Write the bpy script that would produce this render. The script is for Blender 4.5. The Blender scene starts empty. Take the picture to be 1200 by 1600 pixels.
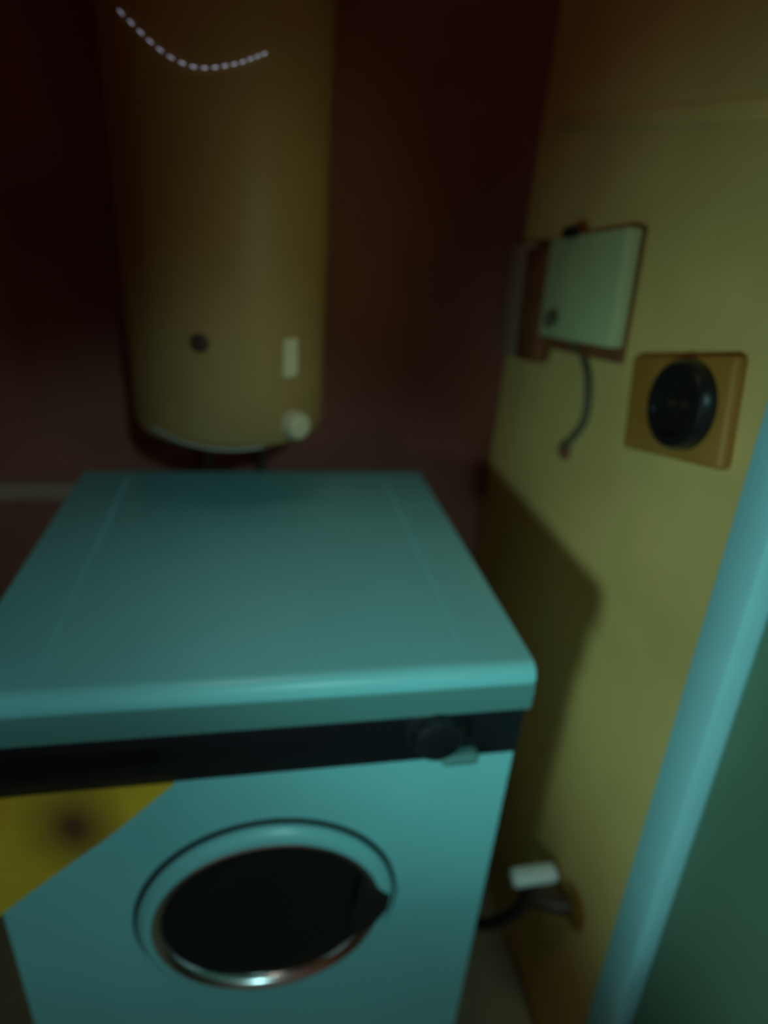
import bpy, bmesh, math, random
from mathutils import Vector, Matrix

SC = bpy.context.scene
COL = SC.collection
PI = math.pi

# ------------------------------------------------------------------ camera
cam_data = bpy.data.cameras.new('camera')
cam = bpy.data.objects.new('camera', cam_data)
COL.objects.link(cam)
cr, cu, cw = Vector((.98101, -.17919, .07424)), Vector((.01055, .43148, .90206)), Vector((.19367, .88415, -.42518))
cam.matrix_world = Matrix(((cr.x, cu.x, -cw.x, .29617), (cr.y, cu.y, -cw.y, -.51679), (cr.z, cu.z, -cw.z, 1.30264), (0, 0, 0, 1)))
cam_data.sensor_fit = 'HORIZONTAL'
cam_data.sensor_width = 36
cam_data.lens = 36 * 983.85 / 1200
cam_data.clip_start = .01
# the photograph is out of focus: the lens was set far too near
cam_data.dof.use_dof = True
cam_data.dof.focus_distance = .40
cam_data.dof.aperture_fstop = (cam_data.lens / 1000) / .010
SC.camera = cam

# ------------------------------------------------------------------ world, lights, exposure
world = bpy.data.worlds.new('world')
SC.world = world
world.use_nodes = True
wb = world.node_tree.nodes['Background']
wb.inputs[0].default_value = (1.0, .48, .34, 1)
wb.inputs[1].default_value = .060
SC.view_settings.view_transform = 'Standard'
SC.view_settings.look = 'None'
SC.view_settings.exposure = 0
SC.view_settings.gamma = 1
SC.view_settings.use_curve_mapping = False


def spot(name, loc, aim, power, color, half_deg, blend, size):
    d = bpy.data.lights.new(name, 'SPOT')
    d.energy = power
    d.color = color
    d.spot_size = math.radians(2 * half_deg)
    d.spot_blend = blend
    d.shadow_soft_size = size
    o = bpy.data.objects.new(name, d)
    COL.objects.link(o)
    o.location = loc
    o.rotation_euler = (Vector(aim) - Vector(loc)).to_track_quat('-Z', 'Y').to_euler()
    return o


spot('front_lamp', (.72, -1.9, 2.15), (.26, .0, .46), 43, (.46, 1.0, .97), 20, .42, .06)  # added unseen spot that brightens the machine front, lid and heater's right side
spot('ceiling_spot', (.20, -.15, 2.2), (.46, .08, .87), 5, (1.0, .95, .78), 17, .8, .15)  # unseen spot put in to lift the lid towards its front right
spot('hall_lamp', (-.40, -1.0, 1.02), (.78, -.14, .94), 35, (.46, 1.0, .90), 25, 1, .09)  # unseen front-left spot, set up for the right wall and the machine's shadow
spot('side_lamp', (.66, -.12, 1.18), (.34, .45, 1.22), 1.7, (.75, 1.0, .55), 30, 1, .04)  # weak unseen spot added only to brighten the heater's right side
pl = bpy.data.lights.new('dim_ceiling_lamp', 'POINT')  # added reddish fill that lifts the dark back wall, no known lamp
pl.energy = .5
pl.color = (1.0, .50, .30)
pl.shadow_soft_size = .15
plo = bpy.data.objects.new('dim_ceiling_lamp', pl)
plo.location = (.40, .10, 2.2)
COL.objects.link(plo)


# ------------------------------------------------------------------ materials
def mat(name, color, rough=.6, metal=0, noise=0, scale=8, spec=.5, emit=None, bump=0):
    m = bpy.data.materials.new(name)
    m.use_nodes = True
    nt = m.node_tree
    b = nt.nodes['Principled BSDF']
    b.inputs['Base Color'].default_value = (*color, 1)
    b.inputs['Roughness'].default_value = rough
    b.inputs['Metallic'].default_value = metal
    b.inputs['Specular IOR Level'].default_value = spec
    tc = nt.nodes.new('ShaderNodeTexCoord')
    nz = nt.nodes.new('ShaderNodeTexNoise')
    nz.inputs['Scale'].default_value = scale
    nz.inputs['Detail'].default_value = 4
    nt.links.new(tc.outputs['Object'], nz.inputs['Vector'])
    if noise:
        rp = nt.nodes.new('ShaderNodeValToRGB')
        rp.color_ramp.elements[0].position = .3
        rp.color_ramp.elements[1].position = .7
        rp.color_ramp.elements[0].color = (*[c * (1 - noise) for c in color], 1)
        rp.color_ramp.elements[1].color = (*[min(1, c * (1 + noise)) for c in color], 1)
        nt.links.new(nz.outputs['Fac'], rp.inputs[0])
        nt.links.new(rp.outputs[0], b.inputs['Base Color'])
    if bump:
        bp = nt.nodes.new('ShaderNodeBump')
        bp.inputs['Strength'].default_value = bump
        bp.inputs['Distance'].default_value = .01
        nt.links.new(nz.outputs['Fac'], bp.inputs['Height'])
        nt.links.new(bp.outputs[0], b.inputs['Normal'])
    if emit:
        b.inputs['Emission Color'].default_value = (*emit[0], 1)
        b.inputs['Emission Strength'].default_value = emit[1]
    return m


M_ochre = mat('ochre_paint', (.74, .46, .16), .8, noise=.12, scale=5, bump=.1)
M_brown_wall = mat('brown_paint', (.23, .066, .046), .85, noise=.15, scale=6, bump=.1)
M_floor = mat('floor_tile', (.22, .14, .07), .6, noise=.2, scale=9)
M_ceiling = mat('ceiling_paint', (.5, .45, .38), .9, noise=.05)
M_trim = mat('pale_blue_paint', (.33, .62, .70), .45, noise=.04, scale=12)
M_door = mat('grey_door_paint', (.13, .20, .13), .7, noise=.12, scale=3)
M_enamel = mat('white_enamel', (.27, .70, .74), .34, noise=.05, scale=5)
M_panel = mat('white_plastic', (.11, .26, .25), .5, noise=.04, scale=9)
M_strip = mat('black_plastic', (.012, .012, .016), .35)
M_rubber = mat('dark_rubber', (.015, .012, .012), .7)
M_glass = mat('dark_door_glass', (.008, .008, .009), .12, spec=.4)
M_chrome = mat('chrome', (.8, .8, .82), .25, 1)
M_heater = mat('cream_enamel', (.34, .19, .07), .55, noise=.1, scale=6)
M_cream = mat('cream_plastic', (.62, .50, .34), .5, noise=.05)
M_darkbrown = mat('dark_brown_plastic', (.05, .02, .012), .6)
M_redwood = mat('red_brown_wood', (.20, .055, .02), .6, noise=.25, scale=14)
M_green = mat('pale_green_paint', (.50, .50, .27), .6, noise=.08, scale=7)
M_greycard = mat('grey_paint', (.34, .19, .14), .7, noise=.1, scale=9)
M_plate = mat('ochre_plate', (.40, .16, .025), .6, noise=.12, scale=12)
M_black = mat('black_bakelite', (.010, .009, .010), .3)
M_cable = mat('dark_green_cable', (.10, .085, .05), .6)
M_brass = mat('aged_brass', (.45, .22, .04), .45, .6, noise=.2, scale=30)
M_white = mat('white_handle', (.75, .74, .72), .4)
M_trail_arc = mat('pale_cord', (.35, .33, .33), .5)
M_trail_line = mat('thin_dark_wire', (.04, .04, .05), .6)
M_trail = mat('led', (.6, .62, .7), .5, emit=((.72, .78, 1.0), .5))  # emission imitates the LED trail, no bulbs hang there


def cloth_mat():
    m = mat('yellow_cloth', (.98, .50, .025), .9, noise=.3, scale=9, bump=.3)
    nt = m.node_tree
    b = nt.nodes['Principled BSDF']
    src = b.inputs['Base Color'].links[0].from_socket
    tc = nt.nodes.new('ShaderNodeTexCoord')
    mp = nt.nodes.new('ShaderNodeVectorMath')
    mp.operation = 'SUBTRACT'
    mp.inputs[1].default_value = (.098, -.017, .690)
    sc = nt.nodes.new('ShaderNodeVectorMath')
    sc.operation = 'MULTIPLY'
    sc.inputs[1].default_value = (1, .2, .7)
    ln = nt.nodes.new('ShaderNodeVectorMath')
    ln.operation = 'LENGTH'
    mr = nt.nodes.new('ShaderNodeMapRange')
    mr.inputs[1].default_value = .006
    mr.inputs[2].default_value = .060
    mx = nt.nodes.new('ShaderNodeMixRGB')
    mx.inputs[1].default_value = (.16, .05, .012, 1)
    nt.links.new(tc.outputs['Object'], mp.inputs[0])
    nt.links.new(mp.outputs[0], sc.inputs[0])
    nt.links.new(sc.outputs[0], ln.inputs[0])
    nt.links.new(ln.outputs['Value'], mr.inputs[0])
    nt.links.new(mr.outputs[0], mx.inputs[0])
    nt.links.new(src, mx.inputs[2])
    nt.links.new(mx.outputs[0], b.inputs['Base Color'])
    return m


# ------------------------------------------------------------------ mesh helpers
def box(bm, x0, x1, y0, y1, z0, z1, bevel=0, seg=2):
    vs = [bm.verts.new((x, y, z)) for x in (x0, x1) for y in (y0, y1) for z in (z0, z1)]
    fs = [bm.faces.new([vs[i] for i in f]) for f in ((0, 1, 3, 2), (4, 6, 7, 5), (0, 4, 5, 1), (2, 3, 7, 6), (0, 2, 6, 4), (1, 5, 7, 3))]
    if bevel:
        es = list({e for f in fs for e in f.edges})
        bmesh.ops.bevel(bm, geom=es, offset=bevel, segments=seg, affect='EDGES', profile=.5)
    return bm


def frame(axis):
    a = Vector(axis).normalized()
    t = Vector((0, 0, 1)) if abs(a.z) < .9 else Vector((1, 0, 0))
    u = a.cross(t).normalized()
    return a, u, a.cross(u).normalized()


def lathe(bm, c, axis, prof, n=48, caps=True):
    """prof: (radius, height along the axis) pairs"""
    a, u, v = frame(axis)
    c = Vector(c)
    rings = []
    for r, h in prof:
        if r < 1e-6:
            rings.append([bm.verts.new(c + a * h)])
        else:
            rings.append([bm.verts.new(c + a * h + (u * math.cos(2 * PI * k / n) + v * math.sin(2 * PI * k / n)) * r) for k in range(n)])
    for A, B in zip(rings, rings[1:]):
        for k in range(n):
            q = [A[k % len(A)], A[(k + 1) % n % len(A)], B[(k + 1) % n % len(B)], B[k % len(B)]]
            q = list(dict.fromkeys(q))
            if len(q) > 2:
                bm.faces.new(q)
    if caps:
        for rg in (rings[0], rings[-1]):
            if len(rg) > 2:
                bm.faces.new(rg)
    return bm


def tube(bm, pts, r, n=8):
    pts = [Vector(p) for p in pts]
    prev = None
    rings = []
    u = None
    for i, p in enumerate(pts):
        d = (pts[min(i + 1, len(pts) - 1)] - pts[max(i - 1, 0)]).normalized()
        if u is None:
            _, u, _ = frame(d)
        u = (u - d * u.dot(d)).normalized()
        v = d.cross(u)
        rings.append([bm.verts.new(p + (u * math.cos(2 * PI * k / n) + v * math.sin(2 * PI * k / n)) * r) for k in range(n)])
    for A, B in zip(rings, rings[1:]):
        for k in range(n):
            bm.faces.new([A[k], A[(k + 1) % n], B[(k + 1) % n], B[k]])
    bm.faces.new(rings[0])
    bm.faces.new(rings[-1])
    return bm


def smooth_path(pts, n=8):
    P = [Vector(p) for p in pts]
    P = [2 * P[0] - P[1]] + P + [2 * P[-1] - P[-2]]
    out = []
    for i in range(1, len(P) - 2):
        for k in range(n):
            t = k / n
            a, b, c, d = P[i - 1:i + 3]
            out.append(.5 * ((2 * b) + (c - a) * t + (2 * a - 5 * b + 4 * c - d) * t * t + (3 * b - a - 3 * c + d) * t ** 3))
    out.append(P[-2])
    return out


def obj(name, bm, m, parent=None, smooth=True):
    bmesh.ops.recalc_face_normals(bm, faces=bm.faces)
    me = bpy.data.meshes.new(name)
    bm.to_mesh(me)
    bm.free()
    me.materials.append(m)
    if smooth:
        me.shade_smooth()
        me.set_sharp_from_angle(angle=math.radians(35))
    o = bpy.data.objects.new(name, me)
    COL.objects.link(o)
    if parent:
        o.parent = parent
        o.matrix_parent_inverse = Matrix.Translation(-parent.location) if parent.type == 'EMPTY' else Matrix()
    return o


def thing(name, label, cat, loc, group=None):
    o = bpy.data.objects.new(name, None)
    COL.objects.link(o)
    o.location = loc
    o.empty_display_size = .05
    tag(o, label, cat, group)
    return o


def tag(o, label, cat, group=None):
    o['label'] = label
    o['category'] = cat
    if group:
        o['group'] = group
    return o


def struct(name, bm, m, parent=None):
    o = obj(name, bm, m, parent)
    if not parent:
        o['kind'] = 'structure'
    return o


NB = bmesh.new
XW, YB = .78, .68          # right wall plane, back wall plane

# ------------------------------------------------------------------ room shell
def lean(bm):
    '''the old door frame is out of plumb'''
    for v in bm.verts:
        if v.co.y < 0:
            v.co.y += .060 * (v.co.z - 1.15)
    return bm


struct('floor', box(NB(), -1.0, 1.0, -1.8, YB + .1, -.1, 0), M_floor)
struct('ceiling', box(NB(), -1.0, 1.0, -1.8, YB + .1, 2.4, 2.5), M_ceiling)
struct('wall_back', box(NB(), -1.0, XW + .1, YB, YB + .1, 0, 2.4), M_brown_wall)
struct('wall_left', box(NB(), -1.0, -.9, -1.8, YB, 0, 2.4), M_ochre)
wb_ = box(NB(), XW, XW + .1, -.03, YB, 0, 2.4)
lean(wb_)
struct('wall_right', wb_, M_ochre)
struct('wall_right', box(NB(), XW, XW + .1, -1.8, -.999, 0, 2.4), M_ochre)
struct('wall_right', box(NB(), XW, XW + .1, -.999, .024, 2.06, 2.4), M_ochre)
# door casing: two uprights and a head
struct('trim_1', lean(box(NB(), XW - .014, XW + .05, -.063, -.012, 0, 2.06, .004)), M_trim)
struct('trim_2', lean(box(NB(), XW - .014, XW + .05, -.945, -.885, 0, 2.06, .004)), M_trim)
struct('trim_3', box(NB(), XW - .014, XW + .05, -.945, .046, 2.06, 2.12, .004), M_trim)
db_ = box(NB(), XW + .012, XW + .05, -.884, -.064, .006, 2.058, .003)
lean(db_)
d = struct('door_1', db_, M_door)
hb = NB()
lathe(hb, (XW + .012, -.82, 1.0), (-1, 0, 0), [(.024, 0), (.024, .006), (.010, .008), (.010, .04)], 24)
tube(hb, [(XW - .025, -.82, 1.0), (XW - .028, -.80, 1.0), (XW - .028, -.70, 1.0)], .009, 12)
obj('door_handle', hb, M_chrome, d)
# pale ledge low on the back wall, running out behind the washing machine
struct('trim_4', box(NB(), -.9, .40, YB - .018, YB, .765, .80, .004), M_greycard)
# faint raised strip high on the right wall
tb_ = box(NB(), XW - .003, XW + .001, .12, .60, 1.431, 1.450, .001)
for v in tb_.verts:
    v.co.z += (v.co.y - .36) * .075
struct('trim_5', tb_, M_ochre)

# ------------------------------------------------------------------ washing machine
W0, W1, D1 = .0, .595, .55
wm = thing('washing_machine', 'white front loading washing machine with a dark round door', 'washing machine', (.2975, .275, 0))
obj('cabinet', box(NB(), W0, W1, 0, D1, .025, .846, .006), M_enamel, wm)
# lid: flat top with a well rounded front lip
lb = NB()
box(lb, W0 + .002, W1 - .002, -.016, D1 + .004, .848, .872)
bmesh.ops.bevel(lb, geom=[e for e in lb.edges if all(v.co.z > .87 for v in e.verts) and all(v.co.y < 0 for v in e.verts)], offset=.018, segments=6, affect='EDGES', profile=.5)
bmesh.ops.bevel(lb, geom=[e for e in lb.edges if e.is_manifold and e.calc_face_angle() > 1.2], offset=.004, segments=2, affect='EDGES', profile=.5)
lid = obj('lid', lb, M_enamel, wm)
for x in (.077, .515):
    obj('lid_crease', box(NB(), x, x + .005, .03, D1 - .03, .8715, .8723), M_enamel, lid)
# fascia with black strip below
fb = NB()
prof = [(-.004, .8065), (-.013, .812), (-.014, .838), (-.011, .846), (.02, .846), (.02, .8065)]
A = [fb.verts.new((W0 + .001, y, z)) for y, z in prof]
B = [fb.verts.new((W1 - .001, y, z)) for y, z in prof]
for k in range(6):
    fb.faces.new([A[k], A[(k + 1) % 6], B[(k + 1) % 6], B[k]])
fb.faces.new(A)
fb.faces.new(B)
fascia = obj('control_panel', fb, M_panel, wm)
strip = obj('control_strip', box(NB(), W0 + .002, W1 - .002, -.006, .01, .738, .806, .003), M_strip, wm)
obj('display_window', box(NB(), .04, .19, -.0075, 0, .757, .79, .001), M_glass, strip)
db = NB()
lathe(db, (.487, -.006, .785), (0, -1, 0), [(.036, 0), (.036, .004), (.029, .007), (.027, .020), (.022, .023), (0, .023)], 32)
dial = obj('program_dial', db, M_strip, wm)
nb = NB()
box(nb, .496, .540, -.024, -.004, .741, .757, .006, 3)
obj('pale_button', nb, M_panel, wm)['label'] = 'pale rounded button'
# door
DC = Vector((.303, 0, .497))
ob = NB()
lathe(ob, DC, (0, -1, 0), [(.158, 0), (.158, .008), (.153, .015), (.146, .018), (.140, .017), (.136, .008), (.136, 0)], 72, caps=False)
door = obj('door', ob, M_enamel, wm)
kb = NB()
lathe(kb, DC, (0, -1, 0), [(.163, -.001), (.163, .003), (.158, .003), (.158, -.001)], 72, caps=False)
obj('door_gap', kb, M_rubber, door)
cb = NB()
lathe(cb, DC, (0, -1, 0), [(.1405, .012), (.1405, .0175), (.1385, .0185), (.1345, .0168), (.131, .0135), (.129, .0095), (.1285, .006)], 72, caps=False)
obj('chrome_rim', cb, M_chrome, door)
gb = NB()
lathe(gb, DC, (0, -1, 0), [(.1287, .0075), (.124, .0085), (.115, .008), (.09, .005), (.05, .003), (0, .002)], 72, caps=False)
obj('door_glass', gb, M_glass, door)
hb = NB()
pts = [(.112, -.052), (.132, -.036), (.150, -.004), (.152, .020), (.134, .040), (.112, .052), (.104, .0)]
va = [hb.verts.new(DC + Vector((x, -.0195, z))) for x, z in pts]
vb = [hb.verts.new(DC + Vector((x, -.006, z))) for x, z in pts]
hb.faces.new(va)
hb.faces.new(vb)
for k in range(len(pts)):
    hb.faces.new([va[k], va[(k + 1) % len(pts)], vb[(k + 1) % len(pts)], vb[k]])
obj('door_handle', hb, M_rubber, door)
for x in (.05, .545):
    for y in (.05, .50):
        obj('foot', lathe(NB(), (x, y, 0), (0, 0, 1), [(.022, 0), (.022, .012), (.012, .014), (.012, .03)], 20), M_rubber, wm)
obj('plinth_panel', box(NB(), .02, .575, -.003, .01, .04, .13, .003), M_panel, wm)

# yellow cloth hanging from under the panel at the left
qb = NB()
N = 14
grid = {}
for i in range(N + 1):
    for j in range(N + 1 - i):
        s, t = i / N, j / N
        x = -.002 + .206 * s
        z = .740 - .185 * t
        y = -.0095 - (.002 + .003 * math.sin(9 * s + 4 * t)) * min(1, 3 * t) - .002 * t
        grid[i, j] = qb.verts.new((x, y, z))
for i in range(N):
    for j in range(N - i):
        qb.faces.new([grid[i, j], grid[i + 1, j], grid[i, j + 1]])
        if j < N - i - 1:
            qb.faces.new([grid[i + 1, j], grid[i + 1, j + 1], grid[i, j + 1]])
bmesh.ops.recalc_face_normals(qb, faces=qb.faces)
ret = bmesh.ops.solidify(qb, geom=list(qb.faces), thickness=.003)
tag(obj('cloth', qb, cloth_mat()), 'yellow triangular cloth with a brown stain on the washing machine front', 'cloth')

# ------------------------------------------------------------------ water heater
HC = (.252, .505)
HR = .147
ht = thing('water_heater', 'tall cream cylindrical water heater hanging above the washing machine', 'water heater', (HC[0], HC[1], .975))
tb = NB()
lathe(tb, (HC[0], HC[1], 0), (0, 0, 1), [(0, .968), (.09, .970), (.128, .976), (.142, .985), (HR, .998), (HR, 1.80), (.140, 1.815), (.1, 1.83), (0, 1.835)], 72)
tank = obj('tank', tb, M_heater, ht)
for z in (1.12, 1.66):
    obj('wall_bracket', box(NB(), HC[0] - .10, HC[0] + .10, HC[1] + .09, YB + .001, z, z + .05, .003), M_darkbrown, ht)


def on_tank(deg, z, r=HR):
    a = math.radians(deg)
    return Vector((HC[0] + r * math.sin(a), HC[1] - r * math.cos(a), z)), Vector((math.sin(a), -math.cos(a), 0))


p, n = on_tank(-12, 1.132)
obj('brown_plug', lathe(NB(), p - n * .003, n, [(.012, 0), (.012, .006), (.008, .009), (0, .009)], 24), M_darkbrown, ht)
p, n = on_tank(36, 1.112)
pb = NB()
u = Vector((-n.y, n.x, 0))
vv = []
for dn in (-.004, .006):
    for du, dz in ((-.013, -.027), (.013, -.027), (.013, .027), (-.013, .027)):
        vv.append(pb.verts.new(p + n * dn + u * du + Vector((0, 0, dz))))
for f in ((0, 1, 2, 3), (7, 6, 5, 4), (0, 4, 5, 1), (1, 5, 6, 2), (2, 6, 7, 3), (3, 7, 4, 0)):
    pb.faces.new([vv[i] for i in f])
bmesh.ops.bevel(pb, geom=list(pb.edges), offset=.002, segments=2, affect='EDGES')
obj('switch_plate', pb, M_cream, ht)['label'] = 'small pale upright plate'
p, n = on_tank(40, 1.012)
obj('thermostat_knob', lathe(NB(), p - n * .004, n, [(.022, 0), (.022, .008), (.019, .020), (.015, .023), (0, .023)], 28), M_cream, ht)['label'] = 'round pale knob'
for dx in (-.05, .05):
    obj('pipe', tube(NB(), smooth_path([(HC[0] + dx, HC[1], .975), (HC[0] + dx, HC[1] + .03, .93), (HC[0] + dx, YB - .035, .90), (HC[0] + dx, YB - .035, .60)]), .010, 12), M_chrome, ht)

# LED trail from camera shake, built as glowing dashes in front of the heater
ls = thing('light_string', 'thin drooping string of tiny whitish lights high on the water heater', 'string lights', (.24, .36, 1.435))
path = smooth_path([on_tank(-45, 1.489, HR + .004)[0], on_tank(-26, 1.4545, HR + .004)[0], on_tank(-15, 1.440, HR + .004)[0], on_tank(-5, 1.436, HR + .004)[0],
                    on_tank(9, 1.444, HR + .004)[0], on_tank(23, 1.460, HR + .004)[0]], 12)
obj('wire', tube(NB(), path, .0005, 6), M_trail_line, ls)
L = [0]
for a, b in zip(path, path[1:]):
    L.append(L[-1] + (b - a).length)


def along(s):
    for k in range(len(path) - 1):
        if L[k + 1] >= s:
            return path[k].lerp(path[k + 1], (s - L[k]) / (L[k + 1] - L[k]))
    return path[-1]


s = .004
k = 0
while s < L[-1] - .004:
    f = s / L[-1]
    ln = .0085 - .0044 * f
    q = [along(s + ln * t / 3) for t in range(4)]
    obj('light', tube(NB(), q, (.0005 + .0004 * f), 6), M_trail, ls)
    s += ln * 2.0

# fainter streak of the LED trail, put in as a pale tube at the heater foot
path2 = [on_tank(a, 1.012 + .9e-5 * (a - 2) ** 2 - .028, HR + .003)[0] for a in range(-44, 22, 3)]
tag(obj('cord', tube(NB(), path2, .0018, 6), M_trail_arc), 'thin pale cord sagging round the foot of the water heater', 'cord')

# ------------------------------------------------------------------ on the right wall
wc = thing('wall_cabinet', 'shallow pale green wall box with a red-brown stile', 'cabinet', (XW, .45, 1.10))
obj('back_board', box(NB(), XW - .012, XW + .001, .27, .665, 1.13, 1.30, .002), M_redwood, wc)
obj('stile', box(NB(), XW - .034, XW - .010, .487, .572, 1.105, 1.285, .003), M_redwood, wc)
gd = obj('green_door', box(NB(), XW - .032, XW - .010, .262, .486, 1.15, 1.297, .004), M_green, wc)
gd['label'] = 'pale green door'
obj('hinge', lathe(NB(), (XW - .036, .41, 1.300), (0, 1, 0), [(.007, -.016), (.009, -.010), (.009, .010), (.007, .016)], 16), M_black, gd)
obj('knob', lathe(NB(), (XW - .03, .425, 1.178), (-1, 0, 0), [(.006, 0), (.006, .008), (.012, .011), (.012, .017), (.006, .020)], 20), M_cable, gd)
gl = obj('grey_door', box(NB(), XW - .030, XW - .010, .573, .660, 1.105, 1.297, .004), M_greycard, wc)
gl['label'] = 'dull grey door'

def tilt(root, deg, cy, cz):
    """turn a wall-mounted thing in the plane of the right wall"""
    M = Matrix.Translation((0, cy, cz)) @ Matrix.Rotation(math.radians(deg), 4, 'X') @ Matrix.Translation((0, -cy, -cz))
    todo = list(root.children)
    for o in todo:
        todo.extend(o.children)
        off = o.matrix_parent_inverse.translation if o.parent is root else Vector()
        o.data.transform(M)


tilt(wc, -6, .42, 1.22)

# square plate with black round socket
so = thing('wall_socket', 'square ochre wall plate with a round black socket beside the door casing', 'socket', (XW, .12, 1.13))
obj('plate', box(NB(), XW - .016, XW + .001, .028, .212, 1.068, 1.186, .006, 3), M_plate, so)
rb = NB()
lathe(rb, (XW - .016, .094, 1.131), (-1, 0, 0), [(.050, 0), (.050, .012), (.046, .018), (.036, .018), (.033, .008), (0, .006)], 40)
sk = obj('socket', rb, M_black, so)
for dy in (-.011, .011):
    obj('contact', lathe(NB(), (XW - .022, .094 + dy, 1.133), (-1, 0, 0), [(.0035, 0), (.0035, .006), (0, .007)], 12), M_darkbrown, sk)

tilt(so, -12, .12, 1.128)

# cable from the green door down past the socket
tag(obj('cable', tube(NB(), smooth_path([(XW - .012, .40, 1.150), (XW - .006, .365, 1.135), (XW - .006, .333, 1.10), (XW - .006, .322, 1.05), (XW - .006, .348, 1.01), (XW - .006, .366, .990)]), .006, 8), M_cable),
    'dark cable hanging from the wall box down the ochre wall', 'cable')
tag(obj('wall_plug', lathe(NB(), (XW + .001, .368, .985), (-1, 0, 0), [(.016, 0), (.016, .006), (.011, .010), (0, .010)], 24), M_redwood),
    'small round brown cap on the ochre wall at the cable end', 'cap')

# water tap low on the wall in the gap
tp = thing('water_tap', 'water tap with a white handle low in the gap beside the washing machine', 'tap', (XW, .10, .30))
obj('flange', lathe(NB(), (XW + .001, .045, .335), (-1, 0, 0), [(.034, 0), (.034, .006), (.022, .011), (.016, .011)], 28), M_brass, tp)
obj('tap_body', tube(NB(), smooth_path([(XW - .005, .045, .335), (XW - .03, .05, .335), (XW - .05, .07, .325), (XW - .055, .09, .29)]), .015, 14), M_darkbrown, tp)
vb = NB()
box(vb, XW - .088, XW - .008, .082, .112, .330, .354, .009, 3)
obj('handle', vb, M_white, tp)
obj('stem', lathe(NB(), (XW - .05, .09, .305), (0, .1, 1), [(.010, 0), (.010, .036)], 16), M_darkbrown, tp)
obj('hose', tube(NB(), smooth_path([(XW - .055, .09, .29), (XW - .06, .12, .20), (XW - .075, .20, .06), (XW - .08, .32, .015), (XW - .09, .48, .013), (XW - .09, .62, .013)]), .011, 10), M_rubber, tp)
